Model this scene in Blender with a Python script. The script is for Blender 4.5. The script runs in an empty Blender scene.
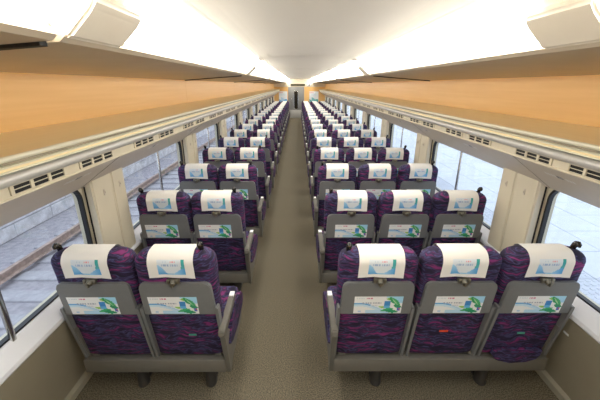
import bpy, bmesh, math, random
from mathutils import Vector, Matrix
random.seed(7)
S = bpy.context.scene
COL = S.collection
PI = math.pi

# ------------------------------------------------------------------ camera
H = 1.88
def cam_setup():
    f, th, yaw, roll = 330.0, .336, .008, -.002
    cd = bpy.data.cameras.new('camera'); cd.sensor_width = 36; cd.sensor_fit = 'HORIZONTAL'
    cd.lens = f / 600 * 36; cd.clip_start = .02; cd.clip_end = 400
    co = bpy.data.objects.new('camera', cd); COL.objects.link(co)
    def ray(a, b):
        cr, sr = math.cos(roll), math.sin(roll)
        a, b = a*cr + b*sr, -a*sr + b*cr
        return a, b
    def w(x, y, z):   # camera-frame (right, forward, up) to world
        yy = y*math.cos(th) + z*math.sin(th); zz = -y*math.sin(th) + z*math.cos(th)
        c, s = math.cos(yaw), math.sin(yaw)
        return Vector((c*x + s*yy, -s*x + c*yy, zz))
    cr, sr = math.cos(roll), math.sin(roll)
    right = w(cr, 0, -sr); up = w(sr, 0, cr); fwd = w(0, 1, 0)
    m = Matrix(((right.x, up.x, -fwd.x, 0), (right.y, up.y, -fwd.y, 0), (right.z, up.z, -fwd.z, H), (0, 0, 0, 1)))
    co.matrix_world = m
    S.camera = co
cam_setup()

# ------------------------------------------------------------------ world and exposure
W = bpy.data.worlds.new('sky'); S.world = W; W.use_nodes = True
bgn = W.node_tree.nodes['Background']
bgn.inputs[0].default_value = (.80, .87, 1.0, 1); bgn.inputs[1].default_value = 1.95
S.view_settings.view_transform = 'Standard'; S.view_settings.look = 'None'
S.view_settings.gamma = 1; S.view_settings.use_curve_mapping = False
S.view_settings.exposure = 0.0
S.cycles.diffuse_bounces = 8; S.cycles.max_bounces = 14
LAMP = 11.0           # radiance of the ceiling diffusers
LAMP_COL = (1.0, .965, .895)

# ------------------------------------------------------------------ materials
def nm(name):
    m = bpy.data.materials.new(name); m.use_nodes = True
    nt = m.node_tree; return m, nt, nt.nodes['Principled BSDF']
def sock(n, *names):
    for k in names:
        if k in n.inputs: return n.inputs[k]
def mat(name, col, rough=.5, metal=0, noise=0, nscale=8, bump=0, bscale=200, spec=.5, stretch=(1, 1, 1)):
    m, nt, b = nm(name)
    b.inputs['Roughness'].default_value = rough; b.inputs['Metallic'].default_value = metal
    sock(b, 'Specular IOR Level', 'Specular').default_value = spec
    tc = nt.nodes.new('ShaderNodeTexCoord'); mp = nt.nodes.new('ShaderNodeMapping')
    mp.inputs['Scale'].default_value = stretch
    nt.links.new(tc.outputs['Object'], mp.inputs[0])
    n = nt.nodes.new('ShaderNodeTexNoise'); n.inputs['Scale'].default_value = nscale; n.inputs['Detail'].default_value = 4
    nt.links.new(mp.outputs[0], n.inputs['Vector'])
    r = nt.nodes.new('ShaderNodeValToRGB')
    k = noise
    r.color_ramp.elements[0].position = .3; r.color_ramp.elements[1].position = .7
    r.color_ramp.elements[0].color = (*[max(0, c*(1-k)) for c in col], 1)
    r.color_ramp.elements[1].color = (*[min(1, c*(1+k)) for c in col], 1)
    nt.links.new(n.outputs['Fac'], r.inputs[0]); nt.links.new(r.outputs[0], b.inputs['Base Color'])
    if bump:
        n2 = nt.nodes.new('ShaderNodeTexNoise'); n2.inputs['Scale'].default_value = bscale
        nt.links.new(mp.outputs[0], n2.inputs['Vector'])
        bp = nt.nodes.new('ShaderNodeBump'); bp.inputs['Strength'].default_value = bump; bp.inputs['Distance'].default_value = .002
        nt.links.new(n2.outputs['Fac'], bp.inputs['Height']); nt.links.new(bp.outputs[0], b.inputs['Normal'])
    return m
def mat_emit(name, col, st):
    m, nt, b = nm(name)
    b.inputs['Base Color'].default_value = (.9, .9, .88, 1)
    sock(b, 'Emission Color', 'Emission').default_value = (*col, 1)
    b.inputs['Emission Strength'].default_value = st
    return m
def mat_print(name, rough=.7):
    m, nt, b = nm(name)
    a = nt.nodes.new('ShaderNodeAttribute'); a.attribute_name = 'Col'
    nt.links.new(a.outputs['Color'], b.inputs['Base Color'])
    b.inputs['Roughness'].default_value = rough
    return m
def mat_fabric():
    m, nt, b = nm('purple_moquette')
    L = nt.links.new
    tc = nt.nodes.new('ShaderNodeTexCoord'); oi = nt.nodes.new('ShaderNodeObjectInfo')
    mul = nt.nodes.new('ShaderNodeMath'); mul.operation = 'MULTIPLY'; mul.inputs[1].default_value = 9.0
    L(oi.outputs['Random'], mul.inputs[0])
    add = nt.nodes.new('ShaderNodeVectorMath'); add.operation = 'ADD'
    L(tc.outputs['Object'], add.inputs[0]); L(mul.outputs[0], add.inputs[1])
    warp = nt.nodes.new('ShaderNodeTexNoise'); warp.inputs['Scale'].default_value = 7
    L(add.outputs[0], warp.inputs['Vector'])
    sc = nt.nodes.new('ShaderNodeVectorMath'); sc.operation = 'MULTIPLY_ADD'
    sc.inputs[1].default_value = (.05, .05, .11)
    L(warp.outputs['Color'], sc.inputs[0]); L(add.outputs[0], sc.inputs[2])
    mp = nt.nodes.new('ShaderNodeMapping'); mp.inputs['Scale'].default_value = (10, 10, 66)
    L(sc.outputs[0], mp.inputs[0])
    n = nt.nodes.new('ShaderNodeTexNoise'); n.inputs['Scale'].default_value = 1; n.inputs['Detail'].default_value = 2.5
    L(mp.outputs[0], n.inputs['Vector'])
    r = nt.nodes.new('ShaderNodeValToRGB'); e = r.color_ramp.elements
    e[0].position = .36; e[0].color = (.012, .008, .030, 1)
    e[1].position = .70; e[1].color = (.22, .025, .15, 1)
    for p, c in ((.45, (.020, .010, .045, 1)), (.505, (.066, .064, .17, 1)), (.535, (.026, .012, .055, 1)), (.585, (.05, .012, .06, 1)), (.63, (.17, .02, .12, 1))):
        q = e.new(p); q.color = c
    L(n.outputs['Fac'], r.inputs[0]); L(r.outputs[0], b.inputs['Base Color'])
    b.inputs['Roughness'].default_value = .85
    sh = sock(b, 'Sheen Weight', 'Sheen')
    if sh: sh.default_value = 0
    fine = nt.nodes.new('ShaderNodeTexNoise'); fine.inputs['Scale'].default_value = 350
    L(tc.outputs['Object'], fine.inputs['Vector'])
    bp = nt.nodes.new('ShaderNodeBump'); bp.inputs['Strength'].default_value = .3; bp.inputs['Distance'].default_value = .002
    L(fine.outputs['Fac'], bp.inputs['Height']); L(bp.outputs[0], b.inputs['Normal'])
    return m
def mat_carpet():
    m, nt, b = nm('carpet'); L = nt.links.new
    tc = nt.nodes.new('ShaderNodeTexCoord')
    n = nt.nodes.new('ShaderNodeTexNoise'); n.inputs['Scale'].default_value = 135; n.inputs['Detail'].default_value = 3
    L(tc.outputs['Object'], n.inputs['Vector'])
    r = nt.nodes.new('ShaderNodeValToRGB'); e = r.color_ramp.elements
    e[0].position = .38; e[0].color = (.076, .065, .048, 1); e[1].position = .64; e[1].color = (.225, .196, .134, 1)
    L(n.outputs['Fac'], r.inputs[0])
    L(r.outputs[0], b.inputs['Base Color']); b.inputs['Roughness'].default_value = .95
    sock(b, 'Specular IOR Level', 'Specular').default_value = .2
    bp = nt.nodes.new('ShaderNodeBump'); bp.inputs['Strength'].default_value = .5; bp.inputs['Distance'].default_value = .003
    L(n.outputs['Fac'], bp.inputs['Height']); L(bp.outputs[0], b.inputs['Normal'])
    return m
def mat_wood(name, c0, c1):
    m, nt, b = nm(name); L = nt.links.new
    tc = nt.nodes.new('ShaderNodeTexCoord'); mp = nt.nodes.new('ShaderNodeMapping'); mp.inputs['Scale'].default_value = (30, .8, 30)
    L(tc.outputs['Object'], mp.inputs[0])
    n = nt.nodes.new('ShaderNodeTexNoise'); n.inputs['Scale'].default_value = 1.4; n.inputs['Detail'].default_value = 5
    L(mp.outputs[0], n.inputs['Vector'])
    r = nt.nodes.new('ShaderNodeValToRGB'); e = r.color_ramp.elements
    e[0].position = .3; e[0].color = (*c0, 1); e[1].position = .7; e[1].color = (*c1, 1)
    L(n.outputs['Fac'], r.inputs[0]); L(r.outputs[0], b.inputs['Base Color']); b.inputs['Roughness'].default_value = .42
    return m
def mat_glass():
    m, nt, b = nm('window_glass'); L = nt.links.new
    t = nt.nodes.new('ShaderNodeBsdfTransparent'); t.inputs[0].default_value = (.93, .96, .97, 1)
    g = nt.nodes.new('ShaderNodeBsdfGlossy'); g.inputs['Roughness'].default_value = .03
    lw = nt.nodes.new('ShaderNodeLayerWeight'); lw.inputs[0].default_value = .5
    fr = nt.nodes.new('ShaderNodeMath'); fr.operation = 'MULTIPLY_ADD'; fr.inputs[1].default_value = .10; fr.inputs[2].default_value = .01
    L(lw.outputs['Facing'], fr.inputs[0])
    mx = nt.nodes.new('ShaderNodeMixShader')
    L(fr.outputs[0], mx.inputs[0]); L(t.outputs[0], mx.inputs[1]); L(g.outputs[0], mx.inputs[2])
    L(mx.outputs[0], nt.nodes['Material Output'].inputs['Surface'])
    return m
M = dict(
    fabric=mat_fabric(), carpet=mat_carpet(),
    grey=mat('grey_plastic', (.178, .182, .180), .45, 0, .03, 30, .15, 400),
    bar=mat('grey_painted_metal', (.165, .157, .135), .5, .1, .04, 20),
    arm=mat('beige_grey_plastic', (.135, .127, .105), .55, 0, .03, 20),
    dark=mat('dark_metal', (.035, .034, .032), .5, .3, .1, 20),
    leg=mat('leg_metal', (.055, .052, .048), .5, .3, .1, 20),
    black=mat('black_rubber', (.008, .008, .009), .45, 0, .1, 20),
    knob=mat('black_plastic', (.02, .017, .012), .25, 0, .1, 20),
    chrome=mat('brushed_chrome', (.62, .61, .60), .25, 1, .05, 40),
    latch=mat('latch_metal', (.26, .24, .19), .28, .8, .1, 60),
    tag=mat('white_tag', (.85, .86, .86), .4), red=mat('red_tag', (.65, .06, .02), .5), green=mat('green_tag', (.05, .26, .20), .5),
    printed=mat_print('printed_card', .45), cloth=mat_print('printed_cloth', .9),
    cream=mat('cream_laminate', (.66, .60, .46), .42, 0, .02, 6),
    head=mat('pinkish_beige_laminate', (.60, .53, .44), .45, 0, .02, 6),
    low=mat('beige_wall_laminate', (.30, .265, .19), .5, 0, .03, 6),
    base=mat('baseboard_laminate', (.35, .32, .24), .5, 0, .05, 10),
    sill=mat('white_sill', (.86, .87, .90), .35, 0, .02, 6),
    ceil=mat('ceiling_panel', (.88, .85, .78), .5, 0, .01, 3),
    wing=mat('cove_panel_beige', (.62, .53, .40), .55, 0, .04, 5),
    wood=mat_wood('orange_wood_laminate', (.76, .455, .155), (.82, .51, .19)),
    lightwood=mat_wood('light_wood_laminate', (.90, .76, .46), (.93, .80, .50)),
    rail=mat('cream_rail', (.80, .77, .60), .3, 0, .02, 8),
    tube=mat('silver_grey_tube', (.52, .51, .48), .35, .25, .03, 30),
    slot=mat('black_slot', (.006, .006, .006), .7),
    door=mat('grey_door', (.25, .25, .235), .4, .1, .04, 8),
    doorglass=mat('dark_door_glass', (.02, .017, .012), .12, 0, .5, 6),
    led=mat('dark_display', (.05, .04, .015), .25, 0, .6, 40),
    ballast=mat('pale_ballast', (.40, .38, .41), .95, 0, .18, 9, .8, 30),
    sleeper=mat('concrete_sleeper', (.44, .43, .46), .9, 0, .12, 12, .4, 60),
    rust=mat('rusty_rail', (.44, .33, .28), .7, .1, .25, 10),
    railtop=mat('worn_rail_top', (.50, .38, .32), .4, .3, .2, 10),
    stone=mat('pale_platform_stone', (.66, .65, .68), .9, 0, .22, 5, .6, 40),
    tile=mat('pale_platform_tile', (.66, .69, .76), .8, 0, .05, 4, .2, 60),
    tactile=mat('tactile_tile', (.62, .65, .72), .8, 0, .06, 8),
    lamp=mat_emit('lamp_diffuser', LAMP_COL, LAMP),
    cap=mat('lamp_end_cap', (.86, .79, .66), .45, 0, .02, 8),
    glass=mat_glass(),
)

# ------------------------------------------------------------------ helpers
def link(name, me, parent=None, loc=(0, 0, 0)):
    o = bpy.data.objects.new(name, me); COL.objects.link(o); o.location = loc
    if parent is not None: o.parent = parent
    return o
def mesh_of(bm, name, mats, smooth=False):
    bmesh.ops.recalc_face_normals(bm, faces=bm.faces)
    me = bpy.data.meshes.new(name); bm.to_mesh(me); bm.free()
    for m in (mats if isinstance(mats, (list, tuple)) else [mats]): me.materials.append(m)
    if smooth:
        for p in me.polygons: p.use_smooth = True
        try: me.set_sharp_from_angle(angle=math.radians(42))
        except Exception: pass
    return me
def add_box(bm, x0, x1, y0, y1, z0, z1, bevel=0, seg=2, rot=None):
    r = bmesh.ops.create_cube(bm, size=1)
    vs = r['verts']
    c = Vector(((x0+x1)/2, (y0+y1)/2, (z0+z1)/2)); s = (abs(x1-x0), abs(y1-y0), abs(z1-z0))
    for v in vs:
        v.co = Vector((v.co.x*s[0], v.co.y*s[1], v.co.z*s[2]))
        if rot is not None: v.co = rot @ v.co
        v.co += c
    if bevel:
        es = list({e for v in vs for e in v.link_edges})
        bmesh.ops.bevel(bm, geom=es, offset=bevel, segments=seg, affect='EDGES', profile=.5)
def box(name, x0, x1, y0, y1, z0, z1, m, parent=None, bevel=0, seg=2):
    bm = bmesh.new(); add_box(bm, x0, x1, y0, y1, z0, z1, bevel, seg)
    return link(name, mesh_of(bm, name, m, bevel > 0), parent)
def add_prism(bm, pts, a0, a1, axis='y'):
    """closed polygon of (p, q) swept along an axis: y -> (x, z), x -> (y, z)"""
    def P(p, q, a): return (p, a, q) if axis == 'y' else ((a, p, q) if axis == 'x' else (p, q, a))
    A = [bm.verts.new(P(p, q, a0)) for p, q in pts]; B = [bm.verts.new(P(p, q, a1)) for p, q in pts]
    n = len(pts)
    for i in range(n): bm.faces.new((A[i], A[(i+1) % n], B[(i+1) % n], B[i]))
    bm.faces.new(A[::-1]); bm.faces.new(B)
    return A + B
def prism(name, pts, a0, a1, m, parent=None, axis='y', bevel=0, smooth=False):
    bm = bmesh.new(); add_prism(bm, pts, a0, a1, axis)
    if bevel: bmesh.ops.bevel(bm, geom=list(bm.edges), offset=bevel, segments=2, affect='EDGES')
    return link(name, mesh_of(bm, name, m, smooth or bevel > 0), parent)
def add_tube(bm, pts, r, n=8, closed=False):
    pts = [Vector(p) for p in pts]; rings = []
    k = len(pts)
    for i, p in enumerate(pts):
        a = pts[(i-1) % k] if (closed or i > 0) else p; b = pts[(i+1) % k] if (closed or i < k-1) else p
        t = (b-a).normalized(); u = t.cross(Vector((1, 0, 0)))
        if u.length < .2: u = t.cross(Vector((0, 0, 1)))
        u.normalize(); v = t.cross(u)
        rr = r[i] if isinstance(r, (list, tuple)) else r
        rings.append([bm.verts.new(p + u*math.cos(2*PI*j/n)*rr + v*math.sin(2*PI*j/n)*rr) for j in range(n)])
    for i in range(k if closed else k-1):
        A, B = rings[i], rings[(i+1) % k]
        for j in range(n): bm.faces.new((A[j], A[(j+1) % n], B[(j+1) % n], B[j]))
    if not closed: bm.faces.new(rings[0][::-1]); bm.faces.new(rings[-1])
def empty(name, loc=(0, 0, 0)):
    o = bpy.data.objects.new(name, None); COL.objects.link(o); o.location = loc; o.empty_display_size = .1
    return o
def tag(o, label, cat, group=None):
    o['label'] = label; o['category'] = cat
    if group: o['group'] = group
    return o
def st(o): o['kind'] = 'structure'; return o
def grid_print(name, pts, painter, m, thick=None):
    """pts[j][i] 3-D grid, painter(u, v) colour per face, u to the right, v upwards"""
    nj, ni = len(pts), len(pts[0])
    verts = [p for row in pts for p in row]; faces = []; cols = []
    for j in range(nj-1):
        for i in range(ni-1):
            faces.append((j*ni+i, j*ni+i+1, (j+1)*ni+i+1, (j+1)*ni+i))
            cols.append(painter((i+.5)/(ni-1), (j+.5)/(nj-1)))
    me = bpy.data.meshes.new(name); me.from_pydata(verts, [], faces)
    ca = me.color_attributes.new('Col', 'FLOAT_COLOR', 'CORNER')
    for p in me.polygons:
        c = cols[p.index]
        for li in p.loop_indices: ca.data[li].color = (*c, 1)
        p.use_smooth = True
    me.materials.append(m)
    return me

# ------------------------------------------------------------------ cross-section of the coach
CX = .125                     # centre line of the coach
YA, YB = -1.6, 20.2           # inner faces of the two end walls
def X(s, hw): return CX + s*hw
SIDES = ((-1, 'left'), (1, 'right'))
ROWS = 18
ROW0, PITCH = 1.54, .98
BAY = 1.96
BAYS = range(-1, 10)          # window k spans .50+1.96k .. 2.06+1.96k

# floor and ceiling
st(box('floor', X(-1, 1.60), X(1, 1.60), YA, YB, -.05, 0, M['carpet']))
cl = bmesh.new()
ceil_pts = [(-1.62, 2.36), (-1.62, 2.0), (-1.58, 2.0), (-1.58, 2.26), (-.83, 2.26), (-.80, 2.06), (-.70, 2.115), (-.64, 2.155), (-.58, 2.175), (-.55, 2.186), (-.47, 2.198), (-.3, 2.212), (0, 2.218),
            (.3, 2.212), (.47, 2.198), (.55, 2.186), (.58, 2.175), (.64, 2.155), (.70, 2.115), (.80, 2.06), (.83, 2.26), (1.58, 2.26), (1.58, 2.0), (1.62, 2.0), (1.62, 2.36)]
add_prism(cl, [(CX+a, b) for a, b in ceil_pts], YA, YB)
ceiling = st(link('ceiling', mesh_of(cl, 'ceiling', M['ceil'])))
# long centre panels of the ceiling, one per lamp module
MOD0, MODL = -2.33, 3.30
pm = bmesh.new(); add_prism(pm, [(-.42, 2.203), (-.2, 2.2135), (0, 2.216), (.2, 2.2135), (.42, 2.203), (.42, 2.197), (.2, 2.2055), (0, 2.208), (-.2, 2.2055), (-.42, 2.197)], .006, MODL-.006); pme = mesh_of(pm, 'ceiling_panel', M['ceil'], True)
for k in range(7):
    y0 = MOD0 + k*MODL
    if k == 0 or k == 6:
        if k == 0: continue
        e6 = bmesh.new(); add_prism(e6, [(-.42, 2.203), (0, 2.216), (.42, 2.203), (.42, 2.197), (0, 2.208), (-.42, 2.197)], .006, YB-y0-.002)
        link('ceiling_panel', mesh_of(e6, 'ceiling_panel', M['ceil']), ceiling, (CX, y0, 0))
    else:
        link('ceiling_panel', pme, ceiling, (CX, y0, 0))

# side walls
def rrect(y0, y1, z0, z1, r, n=6):
    pts = []
    for cy, cz, a0 in ((y1-r, z1-r, 0), (y0+r, z1-r, PI/2), (y0+r, z0+r, PI), (y1-r, z0+r, 1.5*PI)):
        for i in range(n+1):
            a = a0 + i/n*PI/2; pts.append((cy + r*math.cos(a), cz + r*math.sin(a)))
    return pts
win_id = 0
plate_me = None
hk = bmesh.new()
add_box(hk, -.004, 0, -.009, .009, -.022, .022, .002)
add_tube(hk, [(-.003, 0, .012), (-.008, 0, .006), (-.008, 0, -.006)], .003, 6)
hook_me = mesh_of(hk, 'coat_hook', M['head'], True)
def plate_paint(u, v):
    if .42 < u < .60 and .1 < v < .9: return (.12, .12, .12) if not (.47 < u < .55 and .35 < v < .65) else (.5, .5, .5)
    if (.04 < u < .36 or .66 < u < .98) and .2 < v < .8 and int(u*32) % 3: return (.74, .72, .69)
    return (.60, .53, .44)
for s, side in SIDES:
    P = lambda pts: [(X(s, a), b) for a, b in pts]
    wall = st(prism('wall_'+side, P([(1.62, 0), (1.62, .66), (1.545, .66), (1.475, .585), (1.56, 0)]), YA, YB, M['low']))
    # sloping sill in lengths, one per window bay
    for k in BAYS:
        ya = max(YA, .30 + BAY*k - .0); yb = min(YB, ya + BAY - .004) if k > -1 else .30-.004
        if k == -1: ya = YA
        sl = prism('window_sill', P([(1.545, .662), (1.545, .695), (1.528, .695), (1.470, .622), (1.466, .600), (1.4735, .588)]), ya, yb, M['sill'], wall, bevel=0)
    prism('upper_wall_panel', P([(1.62, 1.285), (1.536, 1.285), (1.532, 1.2505), (1.515, 1.25), (1.20, 1.480), (1.20, 1.535), (1.50, 1.60), (1.50, 1.995), (1.62, 1.995)]), YA, YB, M['head'], wall)
    for k in range(12):
        y = 2.03 + BAY*(k-1)
        if YA < y < YB: prism('panel_seam', P([(1.512, 1.2498), (1.198, 1.4792), (1.198, 1.4816), (1.514, 1.2515)]), y, y+.004, M['low'], wall)
    # wood panels above the rack
    for k in range(7):
        y0 = MOD0 + k*MODL
        ya = max(YA, y0)+.0015; yb = min(YB, y0+MODL)-.0015
        box('wood_panel', X(s, 1.488), X(s, 1.4995), ya, yb, 1.6675, 1.94, M['wood'], wall)
    # baseboard
    st(prism('baseboard_'+side, P([(1.5585, .001), (1.530, .001), (1.530, .045), (1.552, .062)]), YA, YB, M['base']))
    # pillars: two upright boards with a coat hook each
    for k in BAYS:
        y0 = 2.085 + BAY*k
        if y0 > YB-.1: continue
        for (ya, yb) in ((y0, y0+.236), (y0+.242, y0+.415)):
            if ya < YA or yb > YB: continue
            bm = bmesh.new()
            add_prism(bm, P([(1.478, .60), (1.475, .64), (1.475, 1.28), (1.61, 1.20), (1.61, .62)]), ya, yb)
            bmesh.ops.bevel(bm, geom=[e for e in bm.edges if abs(e.verts[0].co.y-e.verts[1].co.y) < 1e-6 and abs(e.verts[0].co.x-X(s, 1.475)) < .004 and abs(e.verts[1].co.x-X(s, 1.475)) < .004], offset=.012, segments=3, affect='EDGES')
            pp = link('pillar_board', mesh_of(bm, 'pillar_board', M['cream'], True), wall)
            if ya == y0 or ya < y0+.01: prism('edge_seal', P([(1.522, .70), (1.522, 1.246), (1.532, 1.243), (1.532, .70)]), ya-.003, ya+.002, M['black'], pp)
            h = link('coat_hook', hook_me, pp, (X(s, 1.475), (ya+yb)/2, 1.17))
            if s < 0: h.scale.x = -1
    # windows
    for k in BAYS:
        y0 = .50 + BAY*k; y1 = y0+1.585
        if k == -1: y0 = -1.44
        if k == 9: y1 = min(y1, YB-.05)
        win_id += 1
        win = st(empty('window_%d' % win_id, (X(s, 1.53), (y0+y1)/2, .69)))
        ox, oy, oz = win.location
        # surround with a rounded opening
        ir = rrect(y0+.02, y1-.02, .694, 1.264, .10)
        bm = bmesh.new()
        def ring(pts, x): return [bm.verts.new((x-ox, a-oy, b-oz)) for a, b in pts]
        orr = rrect(y0-.04, y1+.04, .60, 1.30, .001)
        a = ring(orr, X(s, 1.546)); b = ring(ir, X(s, 1.546)); c = ring(ir, X(s, 1.60)); d = ring(orr, X(s, 1.60)); n = len(ir)
        for q in range(n):
            r_ = (q+1) % n
            bm.faces.new((a[q], a[r_], b[r_], b[q])); bm.faces.new((b[q], b[r_], c[r_], c[q])); bm.faces.new((c[q], c[r_], d[r_], d[q]))
        link('window_frame', mesh_of(bm, 'window_frame', M['cream']), win)
        bm = bmesh.new()
        ir2 = rrect(y0+.035, y1-.035, .706, 1.252, .095)
        a = ring(ir, X(s, 1.538)); b = ring(ir2, X(s, 1.538)); c = ring(ir2, X(s, 1.566)); d = ring(ir, X(s, 1.566))
        for q in range(n):
            r_ = (q+1) % n
            bm.faces.new((a[q], a[r_], b[r_], b[q])); bm.faces.new((b[q], b[r_], c[r_], c[q])); bm.faces.new((d[q], d[r_], a[r_], a[q]))
        link('gasket', mesh_of(bm, 'gasket', M['black'], False), win)
        bm = bmesh.new()
        add_prism(bm, [(p-oy, q-oz) for p, q in rrect(y0+.022, y1-.022, .696, 1.262, .098)], X(s, 1.568)-ox, X(s, 1.573)-ox, 'x')
        link('glass_pane', mesh_of(bm, 'glass_pane', M['glass']), win)
        ym = (y0+y1)/2 + .03
        bm = bmesh.new(); add_box(bm, X(s, 1.520)-ox, X(s, 1.540)-ox, ym-.014-oy, ym+.014-oy, .665-oz, 1.262-oz, .006, 2)
        link('blind_rail', mesh_of(bm, 'blind_rail', M['chrome'], True), win)
    # seat number plates on the slanted panel over the windows
    n_ = Vector((-s*(1.480-1.25), 0, -(1.515-1.20))).normalized()
    for r in range(-1, ROWS):
        yc = ROW0 + .18 + PITCH*r
        up = Vector((-s*.315, 0, .23)).normalized()
        cpt = Vector((X(s, 1.30), 0, 1.480-(1.30-1.20)/.315*.23)) + n_*.002
        pts = []
        for j in range(6):
            row = []
            for i in range(33):
                dy = (i/32-.5)*.24*(1 if s < 0 else -1); q = cpt + up*((j/5-.5)*.042); row.append((q.x, dy, q.z))
            pts.append(row)
        if r == -1: plate_me = grid_print('seat_number_plate', pts, plate_paint, M['printed'])
        link('seat_number_plate', plate_me, wall, (0, yc, 0))

# ------------------------------------------------------------------ luggage racks
vb = bmesh.new()
for a, b in ((0, .30), ):
    add_box(vb, 0, .004, 0, .285, -.021, .021, 0)
def vent_mesh(s):
    bm = bmesh.new()
    # a frame with three slots and a middle bar, slot backs are a second material
    w, g = .082, .016
    L = 3*w + 4*g
    x0, x1 = (0, -s*.006)
    add_box(bm, x0, x1, 0, L, .016, .019); add_box(bm, x0, x1, 0, L, -.019, -.016)
    for i in range(4): add_box(bm, x0, x1, i*(w+g), i*(w+g)+g, -.016, .016)
    for i in range(3): add_box(bm, x0, x1*.7, g+i*(w+g), (i+1)*(w+g), -.0015, .0015)
    nf = len(bm.faces)
    add_box(bm, -x1*.1, x1*.15, 0, L, -.0161, .0161)
    me = mesh_of(bm, 'vent_grille', [M['cream'], M['slot']])
    for p in me.polygons:
        if p.index >= nf: p.material_index = 1
    return me
for s, side in SIDES:
    P = lambda pts: [(X(s, a), b) for a, b in pts]
    rk = empty('luggage_rack', (X(s, 1.3), YA+.5, 1.6))
    rk.location = (0, 0, 0)
    tag(rk, 'long open luggage rack over the %s windows, cream rail and wood shelf' % side, 'luggage rack', None)
    yA, yB = YA+.003, YB-.003
    prism('shelf', P([(1.165, 1.625), (1.4875, 1.667), (1.4875, 1.650), (1.165, 1.608)]), yA, yB, M['lightwood'], rk)
    # rounded cream front rail with a joint every bay
    def arc(cx, cz, r, a0, a1, n): return [(cx + r*math.cos(a0+(a1-a0)*i/n), cz + r*math.sin(a0+(a1-a0)*i/n)) for i in range(n+1)]
    rail = arc(1.157, 1.628, .011, -PI/2, 1.5*PI, 12)[:-1]
    for k in range(12):
        ya = max(yA, .22+BAY*(k-1)+.002); yb = min(yB, .22+BAY*k-.002)
        if yb > ya: prism('front_rail', P(rail), ya, yb, M['rail'], rk, smooth=True)
    prism('rail_groove', P([(1.160, 1.616), (1.160, 1.606), (1.18, 1.606), (1.18, 1.616)]), yA, yB, M['low'], rk)
    prism('cream_moulding', P([(1.148, 1.606), (1.152, 1.597), (1.18, 1.597), (1.18, 1.606)]), yA, yB, M['rail'], rk)
    prism('wood_strip', P([(1.158, 1.597), (1.158, 1.586), (1.18, 1.586), (1.18, 1.597)]), yA, yB, M['lightwood'], rk)
    prism('lower_moulding', P([(1.150, 1.586), (1.150, 1.580), (1.18, 1.580), (1.18, 1.586)]), yA, yB, M['rail'], rk)
    prism('shadow_gap', P([(1.170, 1.580), (1.170, 1.574), (1.18, 1.574), (1.18, 1.580)]), yA, yB, M['slot'], rk)
    tube = arc(1.172, 1.5515, .0225, PI/2, 1.5*PI, 10) + [(1.19, 1.529), (1.19, 1.574)]
    prism('front_tube', P(tube), yA, yB, M['tube'], rk, smooth=True)
    prism('vent_strip', P([(1.186, 1.5285), (1.186, 1.484), (1.180, 1.481), (1.180, 1.476), (1.1985, 1.476), (1.1985, 1.5285)]), yA, yB, M['cream'], rk)
    vm = vent_mesh(s)
    for r in range(-3, 19):
        for off in (.265, .675):
            y = off + PITCH*r - (.08 if s < 0 else 0)
            if y < yA+.05 or y+.32 > yB: continue
            link('vent_grille', vm, rk, (X(s, 1.1855), y, 1.507))

# ------------------------------------------------------------------ cove panels and lamps
prof = [(.775, 2.020), (.752, 2.042), (.726, 2.066), (.700, 2.088), (.650, 2.122), (.585, 2.156)]
cap = [(.765, 2.000), (.738, 1.998), (.664, 2.068), (.650, 2.092), (.660, 2.112), (.70, 2.128), (.79, 2.075), (.79, 2.030)]
ordn = ['nearest to the camera', 'second from the camera', 'third from the camera', 'fourth from the camera', 'fifth from the camera', 'sixth from the camera', 'farthest, by the end wall']
for s, side in SIDES:
    P = lambda pts: [(X(s, a), b) for a, b in pts]
    for k in range(7):
        y0 = MOD0 + k*MODL + .013; y1 = y0 + MODL - .026
        y0 = max(y0, YA+.002); y1 = min(y1, YB-.002)
        if y1 < YA or y1-y0 < .4: continue
        wp = prism('cove_panel', P([(1.4985, 1.932), (.765, 1.988), (.748, 2.002), (.76, 2.020), (1.4985, 1.962)]), y0, y1, M['wing'], None)
        wp.name = 'cove_panel'; wp.parent = ceiling
        if k: prism('joint_strip', P([(1.4985, 1.950), (1.4985, 1.922), (.80, 1.976), (.80, 2.010)]), y0-.028, y0+.002, M['slot'], ceiling)
        L = empty('ceiling_light', (0, 0, 0))
        if k == 0: lab = 'white strip light along the %s ceiling cove, section behind the nearest end cap' % side
        else: lab = 'glowing strip light in the %s ceiling cove, section %s' % (side, ordn[k-1] if k < 6 else ordn[6])
        tag(L, lab, 'light', 'strip lights in the ceiling coves')
        bm = bmesh.new()
        inner = prof; outer = [(a+.008, b+.009) for a, b in prof[::-1]]
        add_prism(bm, P(inner+outer), y0+(.29 if k else .0), y1-.01)
        link('diffuser', mesh_of(bm, 'diffuser', M['lamp'], True), L)
        prism('lamp_tray', P([(.792, 2.022), (.815, 2.022), (.815, 2.055), (.792, 2.050)]), y0+.0, y1, M['ceil'], L)
        if k:
            bm = bmesh.new(); add_prism(bm, P(cap), y0+.004, y0+.285)
            bmesh.ops.bevel(bm, geom=list(bm.edges), offset=.008, segments=3, affect='EDGES')
            link('end_cap', mesh_of(bm, 'end_cap', M['cap'], True), L)

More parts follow.
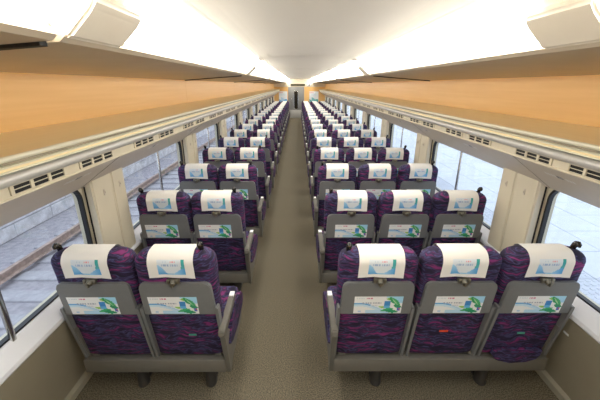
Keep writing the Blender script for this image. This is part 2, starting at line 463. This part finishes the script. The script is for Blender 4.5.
# ------------------------------------------------------------------ end walls
we = st(empty('wall_back', (CX, YB, 0)))
def endbox(name, x0, x1, z0, z1, m, proud=.0, parent=we, depth=.04, bevel=0):
    bm = bmesh.new(); add_box(bm, x0-CX, x1-CX, -proud, depth, z0, z1, bevel)
    return link(name, mesh_of(bm, name, m, bevel > 0), parent)
endbox('wall_base', X(-1, 1.62), X(1, 1.62), -.05, 2.36, M['cream'], -.045, depth=.08)
endbox('wood_panel', X(-1, 1.57), -.545, 0, 1.76, M['wood'])
endbox('wood_panel', .395, X(1, 1.57), 0, 1.76, M['wood'])
endbox('cream_header', X(-1, 1.57), X(1, 1.57), 1.765, 2.25, M['cream'], .012)
dr = st(empty('door_1', (-.075, YB-.001, 0)))
def doorpart(name, bm, m, sm=False): return link(name, mesh_of(bm, name, m, sm), dr)
bm = bmesh.new(); add_box(bm, -.465, -.365, -.03, .02, 0, 1.76, .006); doorpart('door_frame', bm, M['door'], True)
bm = bmesh.new(); add_box(bm, .365, .465, -.03, .02, 0, 1.76, .006); doorpart('door_frame', bm, M['door'], True)
bm = bmesh.new(); add_box(bm, -.363, .363, -.012, .02, .02, 1.76, .004); doorpart('door_leaf', bm, M['door'], True)
bm = bmesh.new(); add_prism(bm, [(p, q) for p, q in rrect(-.115, .10, .53, 1.53, .105, 8)], -.020, -.0125); doorpart('oval_window', bm, M['doorglass'])
bm = bmesh.new(); add_tube(bm, [(p, -.018, q) for p, q in rrect(-.122, .107, .523, 1.537, .11, 8)], .012, 8, True); doorpart('window_rim', bm, M['chrome'], True)
bm = bmesh.new(); add_box(bm, -.36, .36, -.018, -.0125, .03, .47, .004); doorpart('kick_plate', bm, M['tube'], True)
bm = bmesh.new(); add_box(bm, -.30, -.275, -.045, -.0125, .85, 1.15, .008); doorpart('door_handle', bm, M['chrome'], True)
led = empty('led_display', (.02, YB-.013, 1.87))
bm = bmesh.new(); add_box(bm, -.43, .43, -.03, 0, -.065, .065, .01); link('display_housing', mesh_of(bm, 'display_housing', M['low'], True), led)
bm = bmesh.new(); add_box(bm, -.41, .41, -.034, -.030, -.045, .045); link('display_screen', mesh_of(bm, 'display_screen', M['led']), led)
tag(led, 'long dark text display in the cream header above the far door', 'display')
cm = empty('surveillance_camera', (.655, YB-.013, 1.88))
bm = bmesh.new(); add_box(bm, -.10, .10, -.03, 0, -.07, .07, .012); link('housing', mesh_of(bm, 'housing', M['tag'], True), cm)
bm = bmesh.new(); add_prism(bm, [(.03+.045*math.cos(a*PI/8), .045*math.sin(a*PI/8)) for a in range(16)], -.05, -.03); link('lens', mesh_of(bm, 'lens', M['black']), cm)
tag(cm, 'small white box with round black lens beside the display over the door', 'camera')
def poster_paint(u, v, tealish):
    w1 = .34 + .12*math.sin(u*5.2+.5); w2 = .18+.10*math.sin(u*7+2)
    c = (.78, .82, .84)
    if v < w2: c = (.10, .42, .40) if tealish else (.16, .42, .72)
    elif v < w1 and u > .25: c = (.22, .55, .55) if tealish else (.45, .68, .86)
    if .62 < v < .80 and .2 < u < .8 and int(u*24) % 2: c = (.62, .72, .80)
    if .86 < v < .92 and u < .5: c = (.75, .45, .45)
    return c
for (xa, xb, teal, lab) in ((-1.07, -.60, False, 'white poster with blue waves on the wood panel left of the far door'),
                            (.70, 1.22, True, 'white poster with teal waves on the wood panel right of the far door')):
    pts = [[(xa+(xb-xa)*i/24, 0, .93+.58*j/26) for i in range(25)] for j in range(27)]
    cx_ = (xa+xb)/2
    e = empty('poster', (cx_, YB-.008, 1.22))
    pts = [[(p[0]-cx_, -.0035, p[2]-1.22) for p in row] for row in pts]
    link('printed_sheet', grid_print('printed_sheet', pts, lambda u, v: poster_paint(u, v, teal), M['printed']), e)
    bm = bmesh.new(); add_box(bm, -(xb-xa)/2-.008, (xb-xa)/2+.008, -.003, .007, -.298, .298); link('backing_board', mesh_of(bm, 'backing_board', M['tag']), e)
    tag(e, lab, 'poster')
wf = st(empty('wall_front', (CX, YA, 0)))
bm = bmesh.new(); add_box(bm, -1.62, 1.62, -.08, -.002, -.05, 2.36); link('wall_base', mesh_of(bm, 'wall_base', M['cream']), wf)
for a, b in ((-1.4, -.6), (.4, 1.4)):
    bm = bmesh.new(); add_box(bm, a, b, 0, .01, .1, 1.60); link('wood_panel', mesh_of(bm, 'wood_panel', M['wood']), wf)
d2 = st(box('door_2', CX-.58, CX+.38, YA+.001, YA+.02, 0, 1.9, M['door']))

# ------------------------------------------------------------------ seats
TOP = 1.053
def rear_y(z):
    if z < .54: return .085 + (.54-.085*0-z)*0 - (z-.30)*.17
    return .0442 - (z-.54)*.150
def thick(z):
    if z < .75: return .105
    t = min(1, (z-.75)/.2); return .105 + .045*t*t*(3-2*t)
def backrest_mesh():
    bm = bmesh.new()
    zs = [.288, .302, .36, .45, .54, .64, .74, .82, .90, .95, TOP-.084, TOP-.059, TOP-.039, TOP-.022, TOP-.010, TOP-.003, TOP]
    R = .075; Rt = .055; W0 = .212
    rings = []
    for z in zs:
        y0 = rear_y(z); y1 = y0 + thick(z)
        yc = (y0+y1)/2; ht = (y1-y0)/2; hw = W0 + .004*math.sin((z-.3)*4)
        d = TOP - z
        if d < R: hw = hw - R + math.sqrt(max(0, R*R-(R-d)**2)) 
        if d < Rt: ht = ht - Rt + math.sqrt(max(0, Rt*Rt-(Rt-d)**2))
        if z < .295: hw -= .01; ht -= .01
        ring = []
        n = 28
        for i in range(n):
            a = 2*PI*i/n; c, s_ = math.cos(a), math.sin(a)
            p = .32
            x = hw*math.copysign(abs(c)**p, c); y = ht*math.copysign(abs(s_)**.62, s_)
            # a dished front
            ring.append(bm.verts.new((x, yc+y, z)))
        rings.append(ring)
    for A, B in zip(rings, rings[1:]):
        for j in range(len(A)): bm.faces.new((A[j], A[(j+1) % len(A)], B[(j+1) % len(A)], B[j]))
    bm.faces.new(rings[0][::-1]); bm.faces.new(rings[-1])
    me = mesh_of(bm, 'backrest', M['fabric'], False)
    for p in me.polygons: p.use_smooth = True
    return me
def cover_path():
    """points (y, z) from the rear hem over the crest to the front hem"""
    pts = []
    off = .006
    for z in [.912 + i*(TOP-.059-.912)/22 for i in range(23)]: pts.append((rear_y(z)-off, z))
    zt = TOP; Rt = .055; ya = rear_y(TOP-.055); yb = ya + thick(TOP-.055)
    for i in range(1, 13):
        a = PI - i/12*PI/2; pts.append((ya+Rt + (Rt+off)*math.cos(a), zt-Rt + (Rt+off)*math.sin(a)))
    pts.append(((ya+yb)/2, zt+off))
    for i in range(0, 9):
        a = PI/2 - i/8*PI/2; pts.append((yb-Rt + (Rt+off)*math.cos(a), zt-Rt + (Rt+off)*math.sin(a)))
    for z in (.98, .95, .92): pts.append((rear_y(z)+thick(z)+off, z))
    return pts
CL = (.82, .80, .75)
def mixc(a, b, t): t = max(0, min(1, t)); return tuple(a[k]*(1-t)+b[k]*t for k in range(3))
def cover_paint(u, v_len):
    """u across, v_len in metres above the rear hem along the cloth"""
    v = (v_len-.020)/.092            # 0..1 inside the printed area
    if not (.21 < u < .80 and 0 < v < 1): return CL
    w = (u-.21)/.59
    paper = (.70, .76, .80)
    # teal ribbon at the upper right, blue waves along the foot
    if w > .84 + .10*(1-v) - .05*math.sin(v*5) and v > .40: return mixc((.10, .45, .55), (.04, .36, .32), (v-.4)/.5)
    if v < .70 - 1.55*w + .10*math.sin(w*14): return mixc((.10, .36, .68), (.34, .62, .84), v*1.7)
    if w > .58 and v < .10 + 1.25*(w-.58)**1.1: return mixc((.34, .62, .84), (.10, .38, .72), (w-.58)*2.4)
    if v < .12: return (.30, .58, .78)
    if .84 < v < .94:
        if .18 < w < .38 and int(w*34) % 2: return (.52, .62, .72)
        if .48 < w < .68 and int(w*34) % 3: return (.76, .34, .36)
    if .60 < v < .74 and .16 < w < .76 and int(w*34) % 3 and not .43 < w < .50: return (.36, .48, .66)
    return paper
def cover_mesh():
    path = cover_path(); n = 56; w = .119
    cum = [0]
    for a, b in zip(path, path[1:]): cum.append(cum[-1]+math.dist(a, b))
    # resample the rear hang evenly
    def at(d):
        for i in range(len(cum)-1):
            if d <= cum[i+1]+1e-9:
                t = (d-cum[i])/(cum[i+1]-cum[i]); a, b = path[i], path[i+1]
                return (a[0]+(b[0]-a[0])*t, a[1]+(b[1]-a[1])*t)
        return path[-1]
    ds = [i*.0042 for i in range(44)]; rest = cum[-1]-ds[-1]; ds += [ds[-1]+rest*i/16 for i in range(1, 17)]
    verts = []; faces = []; cols = []
    for j, d in enumerate(ds):
        y, z = at(d)
        for i in range(n+1):
            u = i/n; x = (u-.5)*2*w
            hang = max(0, 1-d/.12)
            yy = y - (.004*hang*abs(math.sin(u*7.3+.6))) - .003*hang*(abs(u-.5)*2)**6
            zz = z + .003*math.sin(u*5)*max(0, 1-d/.05)
            verts.append((x*(1+.02*hang), yy, zz))
    for j in range(len(ds)-1):
        for i in range(n):
            faces.append((j*(n+1)+i, j*(n+1)+i+1, (j+1)*(n+1)+i+1, (j+1)*(n+1)+i)); cols.append(cover_paint((i+.5)/n, (ds[j]+ds[j+1])/2))
    me = bpy.data.meshes.new('headrest_cover'); me.from_pydata(verts, [], faces)
    ca = me.color_attributes.new('Col', 'FLOAT_COLOR', 'CORNER')
    for p in me.polygons:
        p.use_smooth = True
        for li in p.loop_indices: ca.data[li].color = (*cols[p.index], 1)
    me.materials.append(M['cloth'])
    return me
def tilt_plane(x, z, off):      # a point on the rear face plane
    return Vector((x, rear_y(z)-off, z))
def tray_mesh():
    bm = bmesh.new()
    z0, z1 = .655, .880; t = .020; g = .006
    r = .035
    out = []
    wt, wb = .193, .201
    for (cx, cz, a0) in ((wt-r, z1-r, 0), (-(wt-r), z1-r, PI/2)):
        for i in range(6): a = a0+i/5*PI/2; out.append((cx+r*math.cos(a), cz+r*math.sin(a)))
    r2 = .012
    for (cx, cz, a0) in ((-(wb-r2), z0+r2, PI), (wb-r2, z0+r2, 1.5*PI)):
        for i in range(4): a = a0+i/3*PI/2; out.append((cx+r2*math.cos(a), cz+r2*math.sin(a)))
    F = [bm.verts.new(tilt_plane(x, z, t)) for x, z in out]; B = [bm.verts.new(tilt_plane(x, z, -.004)) for x, z in out]
    n = len(out)
    for i in range(n): bm.faces.new((F[i], F[(i+1) % n], B[(i+1) % n], B[i]))
    ff = bm.faces.new(F); bm.faces.new(B[::-1])
    bmesh.ops.bevel(bm, geom=list(ff.edges), offset=.004, segments=2, affect='EDGES')
    return mesh_of(bm, 'tray_table', M['grey'], True)
def card_paint(u, v):
    base = (.86, .87, .86)
    # blue swooshes
    k = .62 - .55*u + .10*math.sin(u*6)
    if u < .75 and k-.20 < v < k-.02: base = (.45, .70, .86) if v > k-.09 else (.62, .80, .90)
    if u < .35 and k-.07 < v < k-.0: base = (.12, .42, .74)
    if v < .20 and .25 < u < .75: base = (.50, .75, .90)
    if v > .93 and u > .66: base = (.45, .72, .88)
    # green leaves
    def leaf(cx, cy, a, l, w):
        dx, dy = (u-cx)*2.45, v-cy
        x = dx*math.cos(a)+dy*math.sin(a); y = -dx*math.sin(a)+dy*math.cos(a)
        return abs(x) < l and abs(y) < w*(1-(x/l)**2)
    if v > .62 and u > .80: base = (.40, .70, .88)
    for (cx, cy, a, l, w_, col) in ((.74, .84, -.15, .22, .08, (.30, .60, .12)), (.81, .74, -.75, .34, .12, (.03, .36, .13)), (.88, .62, -.95, .34, .12, (.06, .42, .16)),
                                    (.91, .42, -.3, .22, .10, (.03, .32, .14)), (.60, .36, -.25, .22, .06, (.34, .62, .12)), (.70, .22, .25, .34, .09, (.06, .46, .18)), (.80, .12, -.1, .36, .10, (.02, .34, .15))):
        if leaf(cx, cy, a, l, w_): base = col
    if leaf(.84, .68, -.85, .26, .025): base = (.45, .72, .40)
    # blue block and small emblem
    if .625 < u < .745 and .32 < v < .72: base = (.05, .26, .62) if v > .46 else (.14, .48, .80)
    if .90 < u < .97 and .14 < v < .36: base = (.08, .16, .55)
    if .93 < u < .975 and .22 < v < .32: base = (.70, .10, .10)
    # lettering rows
    if .84 < v < .93:
        if .05 < u < .20 and int(u*57) % 2: base = (.60, .66, .70)
        if .25 < u < .38 and int(u*57) % 3: base = (.62, .18, .30)
    if .56 < v < .66 and .17 < u < .56 and int(u*57) % 3 and not .36 < u < .39: base = (.42, .45, .52)
    if .44 < v < .50 and .35 < u < .52 and int(u*57) % 2: base = (.60, .62, .66)
    if .08 < v < .17 and .10 < u < .16: base = (.40, .60, .80)
    return base
def card_mesh():
    x0, x1, z0, z1 = -.128, .152, .582, .705
    x0, x1 = -.138, .130
    z0, z1 = .664, .788
    pts = [[tuple(tilt_plane(x0+(x1-x0)*i/64, z0+(z1-z0)*j/26, .0212)) for i in range(65)] for j in range(27)]
    return grid_print('advertising_card', pts, card_paint, M['printed'])
def latch_mesh():
    bm = bmesh.new(); z = .896
    y = rear_y(z)
    add_box(bm, -.030, .030, y-.020, y+.01, z-.010, z+.010, .004)
    add_tube(bm, [(0, y-.018, z-.006), (0, y-.040, z-.012)], [.017, .015], 14)
    add_box(bm, -.003, .003, y-.046, y-.038, z-.024, z+.002, .001)
    for sx in (-1, 1): add_box(bm, sx*.026-.008, sx*.026+.008, y-.026, y-.01, z-.014, z+.012, .003)
    return mesh_of(bm, 'tray_latch', M['latch'], True)
def knob_mesh():
    bm = bmesh.new()
    add_tube(bm, [(0, .045, 1.045), (0, .040, 1.068), (0, .034, 1.080), (0, .026, 1.090), (0, .018, 1.094), (0, .008, 1.088), (0, .002, 1.078)],
             [.014, .014, .016, .0165, .015, .012, .004], 12)
    return mesh_of(bm, 'grab_knob', M['knob'], True)
def tray_arm_mesh():
    bm = bmesh.new()
    # a flat bar from the lower corner of the tray to the base bar
    for zz in [0]:
        pts = [(-.006, .708), (.006, .708), (.009, .69), (.007, .272), (-.007, .272), (-.009, .69)]
        F = [bm.verts.new(tilt_plane(x, z, .026 if z > .4 else .012)) for x, z in pts]; B = [bm.verts.new(tilt_plane(x, z, -.02)) for x, z in pts]
        n = len(pts)
        for i in range(n): bm.faces.new((F[i], F[(i+1) % n], B[(i+1) % n], B[i]))
        bm.faces.new(F); bm.faces.new(B[::-1])
    return mesh_of(bm, 'tray_arm', M['grey'])
def cushion_mesh():
    bm = bmesh.new(); add_box(bm, -.218, .218, .165, .60, .33, .455, .035, 4)
    for v in bm.verts:
        if v.co.z > .42: v.co.z += .012*math.cos(v.co.x/.218*PI/2) + .02*(v.co.y-.3)
    return mesh_of(bm, 'seat_cushion', M['fabric'], True)
def leg_mesh():
    bm = bmesh.new()
    prof_ = [(0, .036), (.012, .038), (.02, .035), (.10, .032), (.18, .034), (.215, .045)]
    rings = []
    for z, r in prof_:
        rings.append([bm.verts.new((r*math.cos(2*PI*i/14), .15+r*math.sin(2*PI*i/14)*1.25, z)) for i in range(14)])
    for A, B in zip(rings, rings[1:]):
        for j in range(14): bm.faces.new((A[j], A[(j+1) % 14], B[(j+1) % 14], B[j]))
    bm.faces.new(rings[0][::-1]); bm.faces.new(rings[-1])
    rings = [[bm.verts.new((v.co.x, v.co.y+.30, v.co.z)) for v in R] for R in rings]
    for A, B in zip(rings, rings[1:]):
        for j in range(14): bm.faces.new((A[j], A[(j+1) % 14], B[(j+1) % 14], B[j]))
    bm.faces.new(rings[0][::-1]); bm.faces.new(rings[-1])
    add_box(bm, -.03, .03, .15, .45, .012, .035, .006)
    return mesh_of(bm, 'leg', M['leg'], True)
def armrest_mesh(s):
    bm = bmesh.new()
    # pad along the depth of the seat, joined by a tapering upright at the rear
    add_prism(bm, [(-.030, .530), (-.020, .560), (.02, .572), (.30, .580), (.335, .572), (.335, .548), (.30, .535), (.05, .525), (.0, .500)], -.019, .019, 'x')
    bmesh.ops.bevel(bm, geom=list(bm.edges), offset=.006, segments=2, affect='EDGES')
    return mesh_of(bm, 'armrest', M['arm'], True)
def side_plate_mesh(s):
    bm = bmesh.new()
    add_prism(bm, [(-.012, .535), (.05, .535), (.14, .44), (.20, .38), (.50, .34), (.50, .24), (.16, .22), (.075, .165), (.055, .20), (.045, .30)], -.014, .014, 'x')
    bmesh.ops.bevel(bm, geom=list(bm.edges), offset=.004, segments=2, affect='EDGES')
    return mesh_of(bm, 'side_plate', M['bar'], True)
def bolster_mesh():
    bm = bmesh.new()
    add_prism(bm, [(.05, .395), (.09, .375), (.15, .335), (.32, .325), (.52, .335), (.56, .37), (.56, .43), (.50, .465), (.34, .535), (.27, .54), (.20, .50), (.11, .44)], -.017, .017, 'x')
    bmesh.ops.bevel(bm, geom=list(bm.edges), offset=.012, segments=3, affect='EDGES')
    return mesh_of(bm, 'side_bolster', M['fabric'], True)
def numtag_mesh():
    bm = bmesh.new(); add_box(bm, -.015, .015, .285, .334, .574, .586, .002)
    return mesh_of(bm, 'number_tag', M['tag'])
MS = dict(back=backrest_mesh(), cover=cover_mesh(), tray=tray_mesh(), card=card_mesh(), latch=latch_mesh(), knob=knob_mesh(), tarm=tray_arm_mesh(),
          cushion=cushion_mesh(), leg=leg_mesh(), arm=armrest_mesh(1), plate=side_plate_mesh(1), bolster=bolster_mesh(), num=numtag_mesh())
def base_mesh(hw, n):
    bm = bmesh.new()
    add_box(bm, -hw, hw, .050, .098, .188, .284, .006)
    add_box(bm, -hw+.03, hw-.03, .50, .55, .25, .31, .006)
    for i in range(n+1):
        x = -hw+.05 + (2*hw-.1)*i/n; add_box(bm, x-.02, x+.02, .09, .52, .25, .30, .004)
    add_box(bm, -hw+.02, hw-.02, .11, .56, .205, .335, .010)  # solid pan deepened to block light, darkening the floor under the seats
    return mesh_of(bm, 'base_frame', M['bar'], True)
def make_unit(name, n, pitch, aisle):
    """n seats; aisle = +1 when the aisle is on the +x side"""
    t = empty(name)
    edge = (n-1)/2*pitch + .21
    link('base_frame', base_mesh(edge+.004, n), t)
    legs = (-.145, .305) if n == 2 else (-.37, .335)
    for lx in legs: link('leg', MS['leg'], t, (lx, 0, 0))
    for i in range(n):
        x = (i-(n-1)/2)*pitch
        link('seat_cushion', MS['cushion'], t, (x, 0, 0))
        b = link('backrest', MS['back'], t, (x, 0, 0))
        link('headrest_cover', MS['cover'], b)
        link('tray_latch', MS['latch'], b)
        if i == 0: link('grab_knob', MS['knob'], b, (-.165, 0, -.010))
        if i == n-1: link('grab_knob', MS['knob'], b, (.145, 0, -.004))
        tr = link('tray_table', MS['tray'], t, (x, 0, 0))
        link('advertising_card', MS['card'], tr, (-.022 if n == 2 else .012, 0, 0))
        for sx in (-1, 1): link('tray_arm', MS['tarm'], t, (x+sx*.208, 0, 0))
    for sx in (-1, 1):
        off = .017 if sx == aisle else -.004
        back = 0 if sx == aisle else .125
        a = link('armrest', MS['arm'], t, (sx*(edge+off), back, 0))
        link('side_plate', MS['plate'], t, (sx*(edge+off), back*.35, 0 if sx == aisle else -.001))
        if sx == aisle:
            link('number_tag', MS['num'], a)
            link('side_bolster', MS['bolster'], t, (sx*(edge+.024), 0, 0))
    return t
def copy_tree(o, parent=None):
    c = o.copy(); COL.objects.link(c)
    if parent is not None: c.parent = parent
    for ch in o.children: copy_tree(ch, c)
    return c
LX, RX = -.879, .888
ORD = ['nearest', 'second', 'third', 'fourth', 'fifth', 'sixth', 'seventh', 'eighth', 'ninth', 'tenth', 'eleventh', 'twelfth', 'thirteenth', 'fourteenth', 'fifteenth', 'sixteenth', 'seventeenth', 'last']
protoL = make_unit('double_seat', 2, .44, 1)
protoR = make_unit('triple_seat', 3, .449, -1)
units = []
for r in range(ROWS):
    for proto, x, nme, word in ((protoL, LX, 'double', 'left'), (protoR, RX, 'triple', 'right')):
        u = proto if r == 0 else copy_tree(proto)
        u.location = (x, ROW0 + PITCH*r, 0)
        where = 'nearest to the camera' if r == 0 else ('last row by the end wall' if r == ROWS-1 else ORD[r]+' row from the camera')
        tag(u, 'purple patterned %s train seat %s of the aisle, %s' % (nme, word, where), 'train seat', '%s seats %s of the aisle' % (nme, word))
        units.append((r, nme, u))
rnd = random.Random(3)
for r, nme, u in units:
    for b in u.children:
        if b.name.startswith('backrest'):
            for c in b.children:
                if c.name.startswith('headrest_cover'):
                    c.location.x = rnd.uniform(-.010, .010); c.rotation_euler.y = 0
                    c.location.z = rnd.uniform(-.001, .001)
# small woven tags on the nearest backs, and the sagging fabric on the window seat
def tagged(u, idx, x, z, m, w=.022):
    bs = sorted([b for b in u.children if b.name.startswith('backrest')], key=lambda b: b.location.x)
    bm = bmesh.new(); y = rear_y(z)
    add_box(bm, x-w, x+w, y-.004, y+.012, z-.006, z+.006)
    link('fabric_tag', mesh_of(bm, 'fabric_tag', m), bs[idx])
u0 = units[0][2]; u1 = units[1][2]
tagged(u0, 1, .035, .475, M['green']); tagged(u1, 1, -.02, .50, M['red'], .026); tagged(u1, 2, .0, .48, M['green'])
bm = bmesh.new()
sag = [(-.14, .36), (-.15, .32), (-.11, .275), (-.03, .262), (.07, .262), (.13, .285), (.15, .315), (.16, .36)]
F = [bm.verts.new((x, .040, z)) for x, z in sag]; B = [bm.verts.new((x, .075, z)) for x, z in sag]
for i in range(len(sag)): j = (i+1) % len(sag); bm.faces.new((F[i], F[j], B[j], B[i]))
bm.faces.new(F); bm.faces.new(B[::-1]); bmesh.ops.bevel(bm, geom=list(bm.edges), offset=.008, segments=3, affect='EDGES')
link('loose_fabric', mesh_of(bm, 'loose_fabric', M['fabric'], True), u1, (.449, 0, 0))
# small ticket stub clip on the right lower wall beside the nearest triple seat
bm = bmesh.new(); add_box(bm, -.004, .002, -.02, .02, -.008, .008, .002)
wr = bpy.data.objects['wall_right']
link('wall_tag', mesh_of(bm, 'wall_tag', M['tag'], True), wr, (X(1, 1.494), 1.60, .47))

# ------------------------------------------------------------------ outside left: track and far platform wall
GZ = -1.46
st(box('ground', -30, X(-1, 1.8), -12, 90, GZ-.3, GZ, M['ballast']))
tk = empty('railway_track', (-4.42, 0, GZ))
tag(tk, 'railway track with rusty rails on concrete sleepers outside the left windows', 'railway track')
sm = bmesh.new(); add_box(sm, -1.25, 1.25, -.15, .15, -.02, .035, .012, 1); sme = mesh_of(sm, 'sleeper', M['sleeper'])
for i in range(70): link('sleeper', sme, tk, (0, -4+.62*i, 0))
for x in (-.7175, .7175):
    bm = bmesh.new()
    add_prism(bm, [(x-.07, .10), (x+.07, .10), (x+.07, .115), (x+.012, .13), (x+.012, .21), (x+.036, .225), (x+.036, .255), (x-.036, .255), (x-.036, .225), (x-.012, .21), (x-.012, .13), (x-.07, .115)], -8, 80)
    link('rail', mesh_of(bm, 'rail', M['rust']), tk)
pw = empty('far_platform', (-6.5, 0, GZ))
tag(pw, 'pale stone faced platform beyond the track outside the left windows', 'platform')
bm = bmesh.new(); add_box(bm, -8, -.14, -10, 85, 0, 1.30); link('platform_body', mesh_of(bm, 'platform_body', M['ballast']), pw)
bm = bmesh.new(); add_box(bm, -.13, 0, -.595, .595, .01, .318, .012, 1); stm = mesh_of(bm, 'stone', M['stone'])
for j in range(4):
    for i in range(34): 
        o = link('stone', stm, pw, (rnd.uniform(-.008, .008), -2+1.2*i+(.6 if j % 2 else 0), .325*j))
bm = bmesh.new(); add_box(bm, -.9, .10, -10, 85, 1.302, 1.40, .01); link('coping', mesh_of(bm, 'coping', M['stone']), pw)

# ------------------------------------------------------------------ outside right: the platform
pr = empty('station_platform', (2.1, 0, -.05))
tag(pr, 'pale tiled station platform outside the right hand windows', 'platform')
bm = bmesh.new(); add_box(bm, -.15, 26, -12, 90, -1.4, -.042); link('platform_body', mesh_of(bm, 'platform_body', M['tile']), pr)
bm = bmesh.new(); add_box(bm, -.295, .295, -.295, .295, -.04, 0, .006, 1); tme = mesh_of(bm, 'paving_tile', M['tile'])
bm = bmesh.new(); add_box(bm, -.295, .295, -.295, .295, -.04, -.003, .004, 1)
for i in range(8):
    for j in range(8): add_box(bm, -.2555+.073*i-.018, -.2555+.073*i+.018, -.2555+.073*j-.018, -.2555+.073*j+.018, -.004, .003)
tac = mesh_of(bm, 'tactile_tile', M['tactile'])
for i in range(8):
    for j in range(30):
        link('tactile_tile' if i == 1 else 'paving_tile', tac if i == 1 else tme, pr, (.15+.6*i, -.3+.6*j, rnd.uniform(-.001, .001)))
